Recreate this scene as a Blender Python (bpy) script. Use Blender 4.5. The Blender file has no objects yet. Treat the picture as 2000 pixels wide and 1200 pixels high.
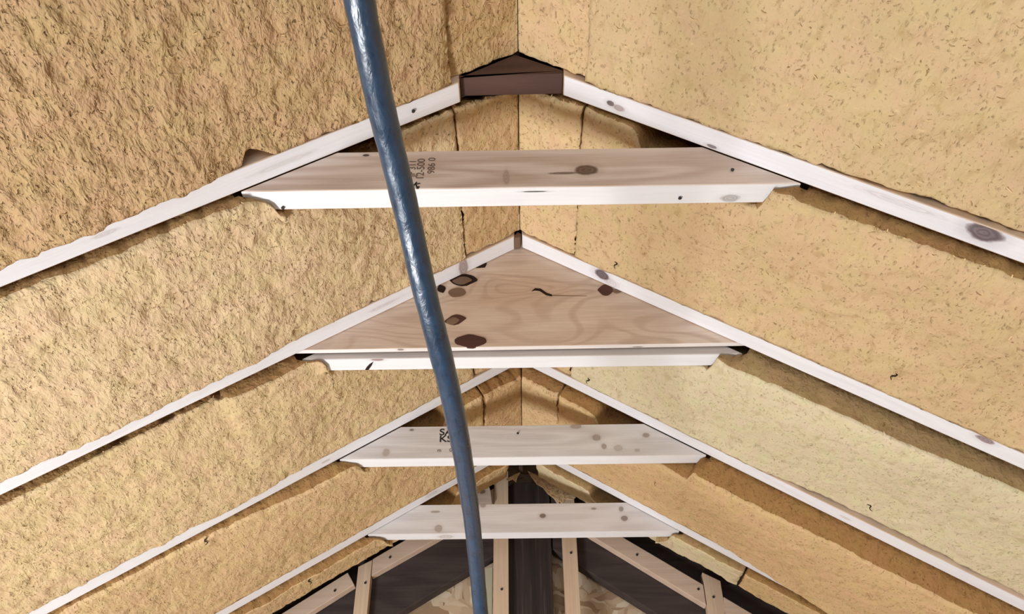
import bpy, bmesh, math, random
import numpy as np
from mathutils import Vector, Matrix

random.seed(7)
rng = np.random.default_rng(11)
SC = bpy.context.scene
COL = SC.collection

# ------------------------------------------------------------------ camera
ZO = 1.5                                   # eye height above the floor
cam_d = bpy.data.cameras.new('camera')
cam_d.sensor_width = 36.0
cam_d.sensor_fit = 'HORIZONTAL'
cam_d.lens = 1646.48 * 36.0 / 2000.0
cam_d.clip_start = 0.01
cam = bpy.data.objects.new('camera', cam_d)
COL.objects.link(cam)
cr = Vector((0.99987787, 0.01417707, -0.00657758))
cu = Vector((0.01392712, -0.61729601, 0.78660769))
cf = Vector((-0.00709148, 0.78660323, 0.61741807))
cam.matrix_world = Matrix(((cr.x, cu.x, -cf.x, -0.00571), (cr.y, cu.y, -cf.y, 0.0), (cr.z, cu.z, -cf.z, ZO), (0, 0, 0, 1)))
SC.camera = cam

# ------------------------------------------------------------------ world, lights, exposure
SC.view_settings.view_transform = 'Standard'
SC.view_settings.look = 'None'
SC.view_settings.exposure = -0.22
SC.view_settings.gamma = 1.0
SC.view_settings.use_curve_mapping = False
SC.cycles.use_denoising = True
SC.cycles.max_bounces = 8
SC.cycles.diffuse_bounces = 5

world = bpy.data.worlds.new('daylight')
SC.world = world
world.use_nodes = True
bg = world.node_tree.nodes['Background']
bg.inputs['Color'].default_value = (0.82, 0.90, 1.0, 1)
bg.inputs['Strength'].default_value = 0.55

def area_light(name, loc, target, size, size_y, watts, colour):
    l = bpy.data.lights.new(name, 'AREA')
    l.shape = 'RECTANGLE'
    l.size, l.size_y = size, size_y
    l.energy = watts
    l.color = colour
    o = bpy.data.objects.new(name, l)
    COL.objects.link(o)
    o.location = loc
    d = Vector(target) - Vector(loc)
    o.rotation_euler = d.to_track_quat('-Z', 'Y').to_euler()
    return o

# a work lamp standing low on the left, and the daylight of the open gable behind the camera
area_light('work_light', (-1.22, 0.80, 0.30), (0.0, 1.2, 2.5), 0.6, 0.6, 78.0, (0.965, 0.98, 1.0))
area_light('gable_daylight', (-0.3, -2.3, 1.2), (0.0, 1.5, 2.2), 1.6, 1.4, 30.0, (0.92, 0.96, 1.0))

# ------------------------------------------------------------------ measures
ZR = ZO + 1.1276                          # where the undersides of the rafters meet
SL = 0.6207                               # roof slope
CS = 1.0 / math.sqrt(1 + SL * SL)
SN = SL * CS
W = 0.0381
YN = [0.397, 0.8034, 1.2048, 1.6109, 2.0221]   # near faces of the rafter pairs R0..R4
X_EAVE = 1.42

# ------------------------------------------------------------------ node helpers
class NT:
    def __init__(self, name):
        self.m = bpy.data.materials.new(name)
        self.m.use_nodes = True
        self.t = self.m.node_tree
        self.bsdf = self.t.nodes['Principled BSDF']
    def n(self, kind, **kw):
        nd = self.t.nodes.new(kind)
        for k, v in kw.items():
            setattr(nd, k, v)
        return nd
    def put(self, sock, v):
        if isinstance(v, bpy.types.NodeSocket):
            self.t.links.new(v, sock)
        elif v is not None:
            sock.default_value = v
    def math(self, op, a, b=None, c=None, clamp=False):
        nd = self.n('ShaderNodeMath', operation=op, use_clamp=clamp)
        self.put(nd.inputs[0], a)
        if b is not None: self.put(nd.inputs[1], b)
        if c is not None: self.put(nd.inputs[2], c)
        return nd.outputs[0]
    def vmath(self, op, a, b=None):
        nd = self.n('ShaderNodeVectorMath', operation=op)
        self.put(nd.inputs[0], a)
        if b is not None: self.put(nd.inputs[1], b)
        return nd.outputs['Value'] if op in ('LENGTH', 'DISTANCE', 'DOT_PRODUCT') else nd.outputs[0]
    def coord(self, scale=(1, 1, 1), offset=None):
        tc = self.n('ShaderNodeTexCoord')
        v = tc.outputs['Object']
        if offset is not None: v = self.vmath('ADD', v, offset)
        return self.vmath('MULTIPLY', v, scale)
    def noise(self, vec, scale, detail=2.0, rough=0.5, dist=0.0, kind='FBM'):
        nd = self.n('ShaderNodeTexNoise', noise_dimensions='3D', noise_type=kind)
        self.put(nd.inputs['Vector'], vec)
        nd.inputs['Scale'].default_value = scale
        nd.inputs['Detail'].default_value = detail
        nd.inputs['Roughness'].default_value = rough
        nd.inputs['Distortion'].default_value = dist
        return nd.outputs
    def ramp(self, fac, stops):
        nd = self.n('ShaderNodeValToRGB')
        el = nd.color_ramp.elements
        while len(el) < len(stops): el.new(0.5)
        for e, (p, c) in zip(el, stops):
            e.position = p
            e.color = (c[0], c[1], c[2], 1) if not isinstance(c, (int, float)) else (c, c, c, 1)
        self.put(nd.inputs[0], fac)
        return nd.outputs[0]
    def rng(self, v, a, b, c=0.0, d=1.0):
        nd = self.n('ShaderNodeMapRange', clamp=True)
        self.put(nd.inputs[0], v)
        for i, x in enumerate((a, b, c, d)): nd.inputs[i + 1].default_value = x
        return nd.outputs[0]
    def mix(self, fac, a, b, blend='MIX'):
        nd = self.n('ShaderNodeMix', data_type='RGBA', blend_type=blend)
        self.put(nd.inputs[0], fac)
        for s, v in ((nd.inputs[6], a), (nd.inputs[7], b)):
            if isinstance(v, tuple) and len(v) == 3: v = (*v, 1.0)
            self.put(s, v)
        return nd.outputs[2]
    def bump(self, h, strength, dist):
        nd = self.n('ShaderNodeBump')
        self.put(nd.inputs['Height'], h)
        nd.inputs['Strength'].default_value = strength
        nd.inputs['Distance'].default_value = dist
        self.t.links.new(nd.outputs[0], self.bsdf.inputs['Normal'])
    def done(self, col, rough=0.85, spec=0.2):
        self.put(self.bsdf.inputs['Base Color'], col if not (isinstance(col, tuple) and len(col) == 3) else (*col, 1))
        self.put(self.bsdf.inputs['Roughness'], rough)
        self.bsdf.inputs['Specular IOR Level'].default_value = spec
        return self.m

def insulation_material(name, edge=False):
    k = NT(name)
    oi = k.n('ShaderNodeObjectInfo')
    rnd = k.n('ShaderNodeCombineXYZ')
    k.put(rnd.inputs[0], k.math('MULTIPLY', oi.outputs['Random'], 37.0))
    k.put(rnd.inputs[1], k.math('MULTIPLY', oi.outputs['Random'], 91.0))
    v = k.coord((1, 1, 1), rnd.outputs[0])
    # tufts lie along the ridge direction; Object Info alpha carries how coarse this board's face is
    coarse = oi.outputs['Alpha']
    warp = k.vmath('MULTIPLY', k.vmath('SUBTRACT', k.noise(v, 30, 2)['Color'], (0.5, 0.5, 0.5)), (0.010, 0.010, 0.010))
    vw = k.vmath('ADD', v, warp)
    big = k.noise(v, 6, 3, 0.6)['Fac']
    hue = k.noise(v, 22, 2, 0.6)['Fac']
    tuft = k.noise(k.vmath('MULTIPLY', vw, (1.25, 0.60, 1.0)), 50, 3, 0.5, 0.3)['Fac']
    fine = k.noise(k.vmath('MULTIPLY', vw, (1.3, 0.75, 1.0)), 150, 2, 0.5, 0.3)['Fac']
    pit = k.noise(k.vmath('MULTIPLY', vw, (1.3, 0.80, 1.0)), 165, 2.0, 0.5, 0.3)['Fac']
    straw = k.noise(k.vmath('MULTIPLY', vw, (0.5, 1.6, 1.0)), 150, 1.5, 0.5, 0.8)['Fac']
    clump = k.noise(v, 26, 2, 0.6)['Fac']
    c = oi.outputs['Color']
    col = k.mix(k.rng(big, 0.3, 0.7), k.mix(1.0, c, (0.95, 0.94, 0.93), 'MULTIPLY'), k.mix(1.0, c, (1.05, 1.05, 1.05), 'MULTIPLY'))
    col = k.mix(k.rng(hue, 0.35, 0.65), k.mix(1.0, col, (0.985, 1.02, 0.96), 'MULTIPLY'), k.mix(1.0, col, (1.02, 0.975, 1.03), 'MULTIPLY'))
    col = k.mix(k.rng(tuft, 0.44, 0.30, 0, 0.42), col, k.mix(1.0, c, (0.66, 0.58, 0.46), 'MULTIPLY'))
    thr = k.math('SUBTRACT', pit, k.math('MULTIPLY', k.math('SUBTRACT', clump, 0.5), 0.25))
    col = k.mix(k.math('MULTIPLY', k.rng(thr, 0.36, 0.22, 0, 0.85), k.math('MINIMUM', coarse, 0.9)), col, k.mix(1.0, c, (0.42, 0.33, 0.22), 'MULTIPLY'))
    col = k.mix(k.rng(straw, 0.64, 0.78, 0, 0.6), col, k.mix(1.0, c, (1.22, 1.22, 1.2), 'MULTIPLY'))
    if edge:
        col = k.mix(1.0, col, (0.58, 0.465, 0.34), 'MULTIPLY')  # darkens the board edges: their shade is painted into the colour
    h = k.math('ADD', k.math('MULTIPLY', tuft, 1.0), k.math('ADD', k.math('MULTIPLY', fine, 0.22), k.math('MULTIPLY', k.rng(thr, 0.22, 0.40), 0.30)))
    k.bump(k.math('MULTIPLY', h, coarse), 1.0, 0.010)
    return k.done(col, 0.95, 0.05)

def fibre_material():
    k = NT('loose_wood_fibre')
    oi = k.n('ShaderNodeObjectInfo')
    g = k.n('ShaderNodeNewGeometry')
    col = k.ramp(g.outputs['Random Per Island'], [(0.0, (0.55, 0.45, 0.33)), (0.35, (0.95, 0.92, 0.85)), (1.0, (1.3, 1.3, 1.2))])
    return k.done(k.mix(1.0, oi.outputs['Color'], col, 'MULTIPLY'), 0.9, 0.1)

def wood(name, light, dark, knots=(), scale=1.0, grain=0.5, stripes=7.0, bump=0.25, rough=0.75):
    """grain runs along local X; knots = (x, y, z, rx, ry, rz, colour, strength)"""
    k = NT(name)
    oi = k.n('ShaderNodeObjectInfo')
    r3 = k.n('ShaderNodeCombineXYZ')
    k.put(r3.inputs[0], k.math('MULTIPLY', oi.outputs['Random'], 17.0))
    k.put(r3.inputs[2], k.math('MULTIPLY', oi.outputs['Random'], 5.0))
    v = k.coord((1, 1, 1), r3.outputs[0])
    v0 = k.coord()
    wide = k.noise(k.vmath('MULTIPLY', v, (1.1 * scale, 6 * scale, 9 * scale)), 1.6, 1.5, 0.45)['Fac']
    ring = k.math('SINE', k.math('MULTIPLY', wide, stripes * 6.283))
    fine = k.noise(k.vmath('MULTIPLY', v, (6, 160, 160)), 1.5, 3, 0.6)['Fac']
    f = k.math('ADD', k.math('MULTIPLY', k.rng(ring, -1, 1), grain), k.math('MULTIPLY', fine, 1.0 - grain))
    col = k.mix(k.rng(f, 0.15, 0.85), dark, light)
    blotch = k.noise(v, 5, 2)['Fac']
    col = k.mix(k.rng(blotch, 0.35, 0.7, 0.0, 0.35), col, light)
    wob = k.noise(v0, 60, 2)['Fac']
    for (x, y, z, rx, ry, rz, kc, st) in knots:
        d = k.vmath('LENGTH', k.vmath('MULTIPLY', k.vmath('SUBTRACT', v0, (x, y, z)), (1 / rx, 1 / ry, 1 / rz)))
        d = k.math('ADD', d, k.math('MULTIPLY', k.math('SUBTRACT', wob, 0.5), 0.6))
        rings = k.rng(k.math('SINE', k.math('MULTIPLY', d, 16.0)), -1, 1, 0.62, 1.0)
        kcol = k.mix(1.0, (*kc, 1), rings, 'MULTIPLY')
        col = k.mix(k.rng(d, 1.12, 0.86, 0.0, st), col, kcol)
        col = k.mix(k.rng(d, 2.0, 1.0, 0.0, 0.22 * st), col, kcol)
    k.bump(k.math('ADD', fine, k.math('MULTIPLY', ring, 0.1)), bump, 0.002)
    return k.done(col, rough, 0.25)

PINE_L, PINE_D = (0.66, 0.53, 0.42), (0.50, 0.37, 0.27)
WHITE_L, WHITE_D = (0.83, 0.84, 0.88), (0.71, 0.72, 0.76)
PURPLE = (0.17, 0.125, 0.14)
BROWN = (0.20, 0.13, 0.085)
DARKN = (0.05, 0.035, 0.03)

M_INS = insulation_material('wood_fibre_insulation')
M_EDGE_SHADE = insulation_material('shaded_cut_edge', True)
M_FIB = fibre_material()
M_NAIL = NT('dark_nail_steel').done((0.03, 0.028, 0.028), 0.5, 0.4)
M_DARK = wood('dark_stained_timber', (0.060, 0.045, 0.042), (0.036, 0.026, 0.025), scale=1.0, bump=0.3)
M_BLOCK = wood('dark_brown_timber', (0.105, 0.060, 0.047), (0.075, 0.042, 0.034), bump=0.3)
M_BATTEN = wood('fresh_pine_batten', (0.68, 0.53, 0.41), (0.58, 0.43, 0.32), grain=0.35)
M_CRACK = NT('dark_wood_crack').done((0.035, 0.022, 0.018), 0.9, 0.05)
M_PLUG = wood('brown_plywood_plug', (0.23, 0.15, 0.10), (0.15, 0.09, 0.06), stripes=3)
M_PLUGR = wood('red_brown_plywood_plug', (0.105, 0.045, 0.035), (0.06, 0.028, 0.022), stripes=3)
M_INK = NT('black_stamp_ink').done((0.035, 0.03, 0.03), 0.8, 0.1)
M_FADED = NT('faded_stamp_ink').done((0.17, 0.13, 0.10), 0.85, 0.05)

# ------------------------------------------------------------------ mesh helpers
def link(name, me, mats, parent=None, smooth=False):
    o = bpy.data.objects.new(name, me)
    for m in (mats if isinstance(mats, (list, tuple)) else [mats]):
        me.materials.append(m)
    COL.objects.link(o)
    if parent is not None: o.parent = parent
    if smooth:
        me.polygons.foreach_set('use_smooth', [True] * len(me.polygons))
    return o

def tag(o, label, cat, group=None):
    o['label'] = label
    o['category'] = cat
    if group: o['group'] = group
    return o

def structure(o, label=None):
    o['kind'] = 'structure'
    if label: o['label'] = label
    return o

def prism(name, outline, axis, a, b, mats, parent=None, bevel=0.0015, slot=None):
    """outline: 2-D polygon; extruded along axis ('x','y','z') from a to b. slot(normal)->material index"""
    bm = bmesh.new()
    def p3(p, t):
        if axis == 'y': return (p[0], t, p[1])
        if axis == 'z': return (p[0], p[1], t)
        return (t, p[0], p[1])
    va = [bm.verts.new(p3(p, a)) for p in outline]
    vb = [bm.verts.new(p3(p, b)) for p in outline]
    n = len(outline)
    bm.faces.new(va)
    bm.faces.new(vb[::-1])
    for i in range(n):
        bm.faces.new((va[i], vb[i], vb[(i + 1) % n], va[(i + 1) % n]))
    bmesh.ops.recalc_face_normals(bm, faces=bm.faces)
    if slot:
        for f in bm.faces:
            f.material_index = slot(f.normal)
    if bevel:
        bmesh.ops.bevel(bm, geom=list(bm.edges), offset=bevel, segments=2, affect='EDGES', profile=0.5)
    me = bpy.data.meshes.new(name)
    bm.to_mesh(me)
    bm.free()
    return link(name, me, mats, parent)

NAIL_ME = None
def nail(parent, loc, direction, r=0.0032):
    """a nail head, flat face looking along direction (in the parent's local frame)"""
    bm = bmesh.new()
    bmesh.ops.create_cone(bm, cap_ends=True, segments=10, radius1=r * 0.5, radius2=r, depth=0.004)
    me = bpy.data.meshes.new('nail')
    bm.to_mesh(me)
    bm.free()
    o = link('nail', me, M_NAIL, parent)
    o.location = loc
    o.rotation_euler = Vector(direction).to_track_quat('Z', 'Y').to_euler()
    return o

# value noise in numpy, for the relief of the boards
def vnoise(x, y, seed):
    r = np.random.default_rng(seed)
    t = r.random((257, 257))
    xi = np.floor(x).astype(int); yi = np.floor(y).astype(int)
    fx = x - xi; fy = y - yi
    fx = fx * fx * (3 - 2 * fx); fy = fy * fy * (3 - 2 * fy)
    xi %= 256; yi %= 256
    return (t[xi, yi] * (1 - fx) + t[xi + 1, yi] * fx) * (1 - fy) + (t[xi, yi + 1] * (1 - fx) + t[xi + 1, yi + 1] * fx) * fy
def fbm(x, y, seed, octs=4, rough=0.55):
    s = 0; a = 1; tot = 0
    for o in range(octs):
        s = s + a * (vnoise(x * 2 ** o + 31.7 * o, y * 2 ** o + 17.3 * o, seed + o) - 0.5)
        tot += a; a *= rough
    return s / tot

def roof_frame(side, y=0.0):
    """local x = down the slope from the ridge, y = along the ridge, z = away from (right) or into (left) the room"""
    if side > 0:
        ex, ez = Vector((CS, 0, -SN)), Vector((SN, 0, CS))
    else:
        ex, ez = Vector((-CS, 0, -SN)), Vector((SN, 0, -CS))
    return Matrix(((ex.x, 0, ez.x, 0), (ex.y, 1, ez.y, y), (ex.z, 0, ez.z, ZR), (0, 0, 0, 1)))

# ------------------------------------------------------------------ the shell
def roof_slab(n0, n1, x_out):
    o = []
    for n in (n0, n1):
        dz = n / CS
        o.append([(-x_out, ZR + dz - SL * x_out), (0, ZR + dz), (x_out, ZR + dz - SL * x_out)])
    return o[0] + o[1][::-1]
M_SHEATH = wood('old_roof_boards', (0.16, 0.11, 0.08), (0.09, 0.06, 0.045))
M_FLOOR = wood('plywood_floor', (0.60, 0.50, 0.39), (0.50, 0.40, 0.30))

def osb_material():
    k = NT('oriented_strand_board')
    v = k.coord()
    vv = k.n('ShaderNodeTexVoronoi', feature='F1', voronoi_dimensions='3D')
    w = k.vmath('ADD', v, k.vmath('MULTIPLY', k.noise(v, 9, 2)['Color'], (0.10, 0.10, 0.10)))
    k.put(vv.inputs['Vector'], k.vmath('MULTIPLY', w, (15, 15, 64)))
    vv.inputs['Scale'].default_value = 1.0
    v2 = k.n('ShaderNodeTexVoronoi', feature='F1', voronoi_dimensions='3D')
    k.put(v2.inputs['Vector'], k.vmath('MULTIPLY', w, (66, 24, 15)))
    v2.inputs['Scale'].default_value = 1.0
    sel = k.math('GREATER_THAN', k.noise(v, 13, 1)['Fac'], 0.5)
    cc = k.mix(sel, vv.outputs['Color'], v2.outputs['Color'])
    sep = k.n('ShaderNodeSeparateColor')
    k.put(sep.inputs[0], cc)
    col = k.ramp(sep.outputs[0], [(0.0, (0.30, 0.19, 0.11)), (0.3, (0.46, 0.33, 0.21)), (0.7, (0.58, 0.44, 0.30)), (1.0, (0.68, 0.58, 0.44))])
    k.bump(sep.outputs[1], 0.5, 0.003)
    return k.done(col, 0.8, 0.2)
M_OSB = osb_material()

Y_BACK, Y_WALL = -2.4, 2.40
structure(prism('ceiling', roof_slab(0.142, 0.16, 1.52), 'y', Y_BACK, Y_WALL + 0.02, M_SHEATH, bevel=0), 'dark roof boards above the rafters')
structure(prism('floor', [(-1.5, Y_BACK), (1.5, Y_BACK), (1.5, Y_WALL + 0.02), (-1.5, Y_WALL + 0.02)], 'z', -0.02, 0.0, M_FLOOR, bevel=0))
ZE = ZR - SL * X_EAVE
for sd, nm in ((-1, 'wall_left'), (1, 'wall_right')):
    xs = sorted((sd * (X_EAVE - 0.04), sd * (X_EAVE - 0.06)))
    structure(prism(nm, [(xs[0], 0), (xs[1], 0), (xs[1], ZE + 0.01), (xs[0], ZE + 0.01)], 'y', Y_BACK, Y_WALL, M_OSB, bevel=0))
zt = ZR + 0.13 / CS
structure(prism('wall_far', [(-1.4, 0), (1.4, 0), (1.4, zt - SL * 1.4), (0, zt), (-1.4, zt - SL * 1.4)], 'y', Y_WALL, Y_WALL + 0.012, M_OSB, bevel=0), 'strand board gable sheathing behind the dark frame')

# ------------------------------------------------------------------ rafters
def rafter(i, side, u0, label, knots=(), nails=(), depth=0.14, width=W, wav=0.0):
    """one rafter, its plumb cut at |x| = u0*CS; local frame of roof_frame"""
    y = YN[i] if i >= 0 else YN[0] - 0.4064 * (-i)
    sgn = 1 if side > 0 else -1
    y0, y1 = (W - width), W
    um = X_EAVE / CS
    # plumb cut: moving up by depth shifts u by -depth*SL (towards the ridge)
    prof = [(u0, 0.0), (um, 0.0), (um, depth * sgn), (max(u0 - depth * SL, -depth * SL), depth * sgn)]
    mf = wood('rafter_pine', PINE_L, PINE_D)
    kk = [(k_[0], k_[1], 0.0, k_[2], k_[3], 0.02, k_[4], k_[5]) for k_ in knots]
    mw = wood('white_rafter_edge', WHITE_L, WHITE_D, kk, grain=0.2)
    o = prism('rafter', prof, 'y', y0, y1, [mf, mw], slot=lambda n: 1 if n.z * sgn < -0.9 else 0)  # downward face gets the white colour, the sides stay pine
    o.matrix_world = roof_frame(side, y)
    for (u, v) in nails:
        nail(o, (u, v, -0.0005 * sgn), (0, 0, -sgn))
    return tag(o, label, 'rafter', 'white rafters')

RL = {
 (1, -1): 'left white rafter of the nearest pair, ending against the dark brown ridge block',
 (1, 1): 'right white rafter of the nearest pair, big purple knot low down',
 (2, -1): 'left white rafter beside the plywood gusset, partly hidden by tan insulation',
 (2, 1): 'right white rafter beside the plywood gusset, round purple knot near its top',
 (3, -1): 'left white rafter of the third pair, behind the double tie under the gusset',
 (3, 1): 'right white rafter of the third pair, behind the double tie under the gusset',
 (4, -1): 'left greyish white rafter of the farthest pair, nearest the dark gable',
 (4, 1): 'right ragged white rafter of the farthest pair, tapering out below the last tie',
}
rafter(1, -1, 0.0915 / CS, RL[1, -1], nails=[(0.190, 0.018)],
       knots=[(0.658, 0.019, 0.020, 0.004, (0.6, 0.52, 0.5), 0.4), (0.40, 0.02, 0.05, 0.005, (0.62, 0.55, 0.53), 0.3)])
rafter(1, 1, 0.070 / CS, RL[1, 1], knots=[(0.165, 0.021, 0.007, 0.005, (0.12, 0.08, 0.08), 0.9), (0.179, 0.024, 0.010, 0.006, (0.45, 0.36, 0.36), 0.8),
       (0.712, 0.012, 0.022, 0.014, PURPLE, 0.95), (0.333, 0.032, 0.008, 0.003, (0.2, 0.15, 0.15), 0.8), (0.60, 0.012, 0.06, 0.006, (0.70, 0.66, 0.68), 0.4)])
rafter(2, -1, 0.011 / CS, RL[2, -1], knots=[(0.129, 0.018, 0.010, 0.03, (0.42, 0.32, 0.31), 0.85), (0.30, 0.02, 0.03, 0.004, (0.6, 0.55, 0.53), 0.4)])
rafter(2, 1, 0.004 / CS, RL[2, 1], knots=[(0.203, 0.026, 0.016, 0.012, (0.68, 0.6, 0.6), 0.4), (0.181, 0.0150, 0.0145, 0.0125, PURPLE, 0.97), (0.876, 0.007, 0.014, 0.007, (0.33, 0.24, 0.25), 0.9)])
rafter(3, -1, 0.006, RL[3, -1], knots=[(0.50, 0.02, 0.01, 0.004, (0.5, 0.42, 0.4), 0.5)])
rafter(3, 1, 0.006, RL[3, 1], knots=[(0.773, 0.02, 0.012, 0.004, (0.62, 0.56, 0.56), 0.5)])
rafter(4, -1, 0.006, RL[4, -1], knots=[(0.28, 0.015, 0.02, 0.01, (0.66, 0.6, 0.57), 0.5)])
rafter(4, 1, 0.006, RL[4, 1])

# dark brown ridge block of the nearest pair
zb = ZO + 1.0855
blk = prism('ridge_block', [(-0.0905, zb), (0.069, zb + 0.002), (0.069, ZR + 0.012 - SL * 0.069), (-0.005, ZR + 0.012), (-0.0905, ZR + 0.012 - SL * 0.0905)],
            'y', YN[1], YN[1] + W, M_BLOCK)
tag(blk, 'dark brown timber block at the ridge between the nearest white rafters', 'ridge block')

# ridge board above the insulation, seen only as a brown end in the gaps
rb = prism('ridge_board', [(-0.010, ZR + 0.076), (0.003, ZR + 0.076), (0.003, ZR + 0.14), (-0.010, ZR + 0.14)], 'y', -0.4, 2.36, M_BLOCK)
tag(rb, 'thin brown ridge board running along the peak above the insulation', 'ridge board')
shim = prism('wood_chip', [(-0.0105, ZR - 0.008), (0.0005, ZR - 0.007), (0.0030, ZR + 0.003), (-0.004, ZR + 0.009), (-0.0110, ZR + 0.000)], 'y', YN[2] + 0.004, YN[2] + W - 0.003, M_PLUG)
tag(shim, 'small splintered brown wood chip wedged at the peak above the plywood gusset', 'wood chip')

# ------------------------------------------------------------------ collar ties
def tie(i, zb, zt, y0, label, xl, xr, knots=(), bknots=(), nails=(), cut_l=0.0, cut_r=0.0, light=PINE_L, dark=PINE_D, th=W):
    """ends are cut along the slope so that they stay under the roof boards"""
    x_top = (ZR - zt) / SL
    out = 0.09 / SN                      # how far the sloping end runs into the rafter depth
    prof = [(-xl, zb), (xr, zb + 0.0), (xr - (zt - zb) / SL, zt), (-xl + (zt - zb) / SL, zt)]
    mf = wood('collar_tie_pine', light, dark, [(k_[0], 0.0, k_[1] - zb, k_[2], 0.02, k_[3], k_[4], k_[5]) for k_ in knots], scale=1.3, stripes=6)
    mb = wood('white_tie_edge', (0.85, 0.87, 0.89), (0.77, 0.78, 0.81), [(k_[0], k_[1], 0.0, k_[2], k_[3], 0.02, k_[4], k_[5]) for k_ in bknots], grain=0.2)
    o = prism('collar_tie', [(x, z - zb) for x, z in prof], 'y', 0, th, [mf, mb], slot=lambda n: 1 if n.z < -0.9 else 0)  # white colour on the underside only, tan pine elsewhere
    o.location = (0, y0, zb)
    for (x, v, where) in nails:
        if where == 'b': nail(o, (x, v, -0.0005), (0, 0, -1), 0.0028)
        else: nail(o, (x, -0.0005, v - zb), (0, -1, 0), 0.0028)
    return tag(o, label, 'collar tie', 'collar ties across the rafters')

YF = [y + W for y in YN]
GREYB = (0.42, 0.34, 0.29)
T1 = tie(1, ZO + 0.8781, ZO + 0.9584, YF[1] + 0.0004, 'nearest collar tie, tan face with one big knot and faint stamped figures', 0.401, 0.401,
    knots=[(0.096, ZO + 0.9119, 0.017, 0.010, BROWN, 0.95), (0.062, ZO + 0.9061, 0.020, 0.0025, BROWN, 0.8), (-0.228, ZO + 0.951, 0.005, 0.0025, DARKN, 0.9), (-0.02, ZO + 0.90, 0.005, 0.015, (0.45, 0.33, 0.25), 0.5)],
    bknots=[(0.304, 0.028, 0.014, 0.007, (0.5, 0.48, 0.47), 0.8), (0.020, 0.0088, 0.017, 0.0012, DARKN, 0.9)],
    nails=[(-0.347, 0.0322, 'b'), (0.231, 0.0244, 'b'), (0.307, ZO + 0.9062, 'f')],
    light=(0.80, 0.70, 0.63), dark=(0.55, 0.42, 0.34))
T2 = tie(2, ZO + 0.8740, ZO + 0.96, YF[2] + 0.0165, 'collar tie fixed behind the plywood gusset, only its white underside showing', 0.401, 0.401, light=(0.55, 0.51, 0.49), dark=(0.45, 0.41, 0.39),  # greyed pine: the shadow below the gusset is put into the face colour
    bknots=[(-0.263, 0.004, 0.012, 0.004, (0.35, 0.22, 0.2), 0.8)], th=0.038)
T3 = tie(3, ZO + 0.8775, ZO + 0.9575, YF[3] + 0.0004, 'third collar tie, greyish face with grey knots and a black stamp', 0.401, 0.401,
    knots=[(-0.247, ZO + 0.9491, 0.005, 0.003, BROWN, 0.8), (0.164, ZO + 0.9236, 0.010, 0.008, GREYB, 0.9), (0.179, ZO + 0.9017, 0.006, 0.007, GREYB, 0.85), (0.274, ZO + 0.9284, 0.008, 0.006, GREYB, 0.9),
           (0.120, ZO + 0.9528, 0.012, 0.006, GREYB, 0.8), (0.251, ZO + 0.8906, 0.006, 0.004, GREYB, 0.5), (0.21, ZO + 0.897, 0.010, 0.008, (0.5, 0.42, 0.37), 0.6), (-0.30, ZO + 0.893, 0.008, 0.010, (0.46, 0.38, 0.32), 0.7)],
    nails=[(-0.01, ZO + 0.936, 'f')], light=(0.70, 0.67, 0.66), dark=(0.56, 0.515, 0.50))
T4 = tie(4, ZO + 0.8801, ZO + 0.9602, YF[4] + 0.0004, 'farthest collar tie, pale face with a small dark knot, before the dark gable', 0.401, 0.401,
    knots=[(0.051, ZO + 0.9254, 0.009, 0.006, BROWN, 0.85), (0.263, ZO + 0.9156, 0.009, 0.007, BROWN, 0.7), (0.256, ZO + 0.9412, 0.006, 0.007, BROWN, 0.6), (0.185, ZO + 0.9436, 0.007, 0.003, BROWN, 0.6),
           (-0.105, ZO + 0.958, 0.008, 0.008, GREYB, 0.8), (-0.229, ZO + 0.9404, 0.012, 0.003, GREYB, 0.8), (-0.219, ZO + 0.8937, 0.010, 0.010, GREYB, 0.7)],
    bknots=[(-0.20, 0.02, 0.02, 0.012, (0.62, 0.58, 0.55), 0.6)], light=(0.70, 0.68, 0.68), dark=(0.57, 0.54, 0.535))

def stamp(parent, rows, material, size, rot, sx=1.0):
    for (txt, x, z, k) in rows:
        cu_ = bpy.data.curves.new('grade_stamp', 'FONT')
        cu_.body = txt
        cu_.size = size * k
        cu_.align_x, cu_.align_y = 'CENTER', 'CENTER'
        cu_.extrude = 0.0001
        cu_.offset = 0.0004 if material is M_INK else 0.0001
        cu_.materials.append(material)
        tmp = bpy.data.objects.new('tmp_text', cu_)
        COL.objects.link(tmp)
        me = bpy.data.meshes.new_from_object(tmp.evaluated_get(bpy.context.evaluated_depsgraph_get()))
        bpy.data.objects.remove(tmp)
        o = link('grade_stamp', me, [], parent)
        o.location = (x, -0.0003, z)
        o.rotation_euler = (math.pi / 2, rot, 0)
        o.scale = (sx, 1, 1)
        o['label'] = 'stamped lettering on the tie face'
# local z = height above the tie's underside
stamp(T1, [('JF 311', -0.157, 0.043, 0.9), ('12-500', -0.1445, 0.041, 1.0), ('986 0', -0.129, 0.048, 0.95)], M_FADED, 0.016, math.pi / 2 * -1)
stamp(T1, [('K', -0.149, 0.008, 1.1), ('s', -0.146, 0.003, 0.9)], M_INK, 0.012, 0.5)
stamp(T3, [('SA', -0.170, 0.064, 1.0), ('KS', -0.170, 0.047, 1.0)], M_INK, 0.023, 0.0, 1.15)
stamp(T3, [('m', -0.183, 0.019, 1.0), ('0', -0.158, 0.019, 1.0)], M_FADED, 0.012, 0.0)

# split in the underside of the second tie
def blade(name, pts, mat, parent, depth=0.0006, axis='y'):
    return prism(name, pts, axis, -depth, depth, mat, parent, bevel=0)
blade('crack', [(-0.2905, 0.0365), (-0.284, 0.0365), (-0.276, 0.022), (-0.271, 0.010), (-0.279, 0.017), (-0.286, 0.027)], M_CRACK, T2, 0.0006, 'z')['label'] = 'dark diagonal split'

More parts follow.
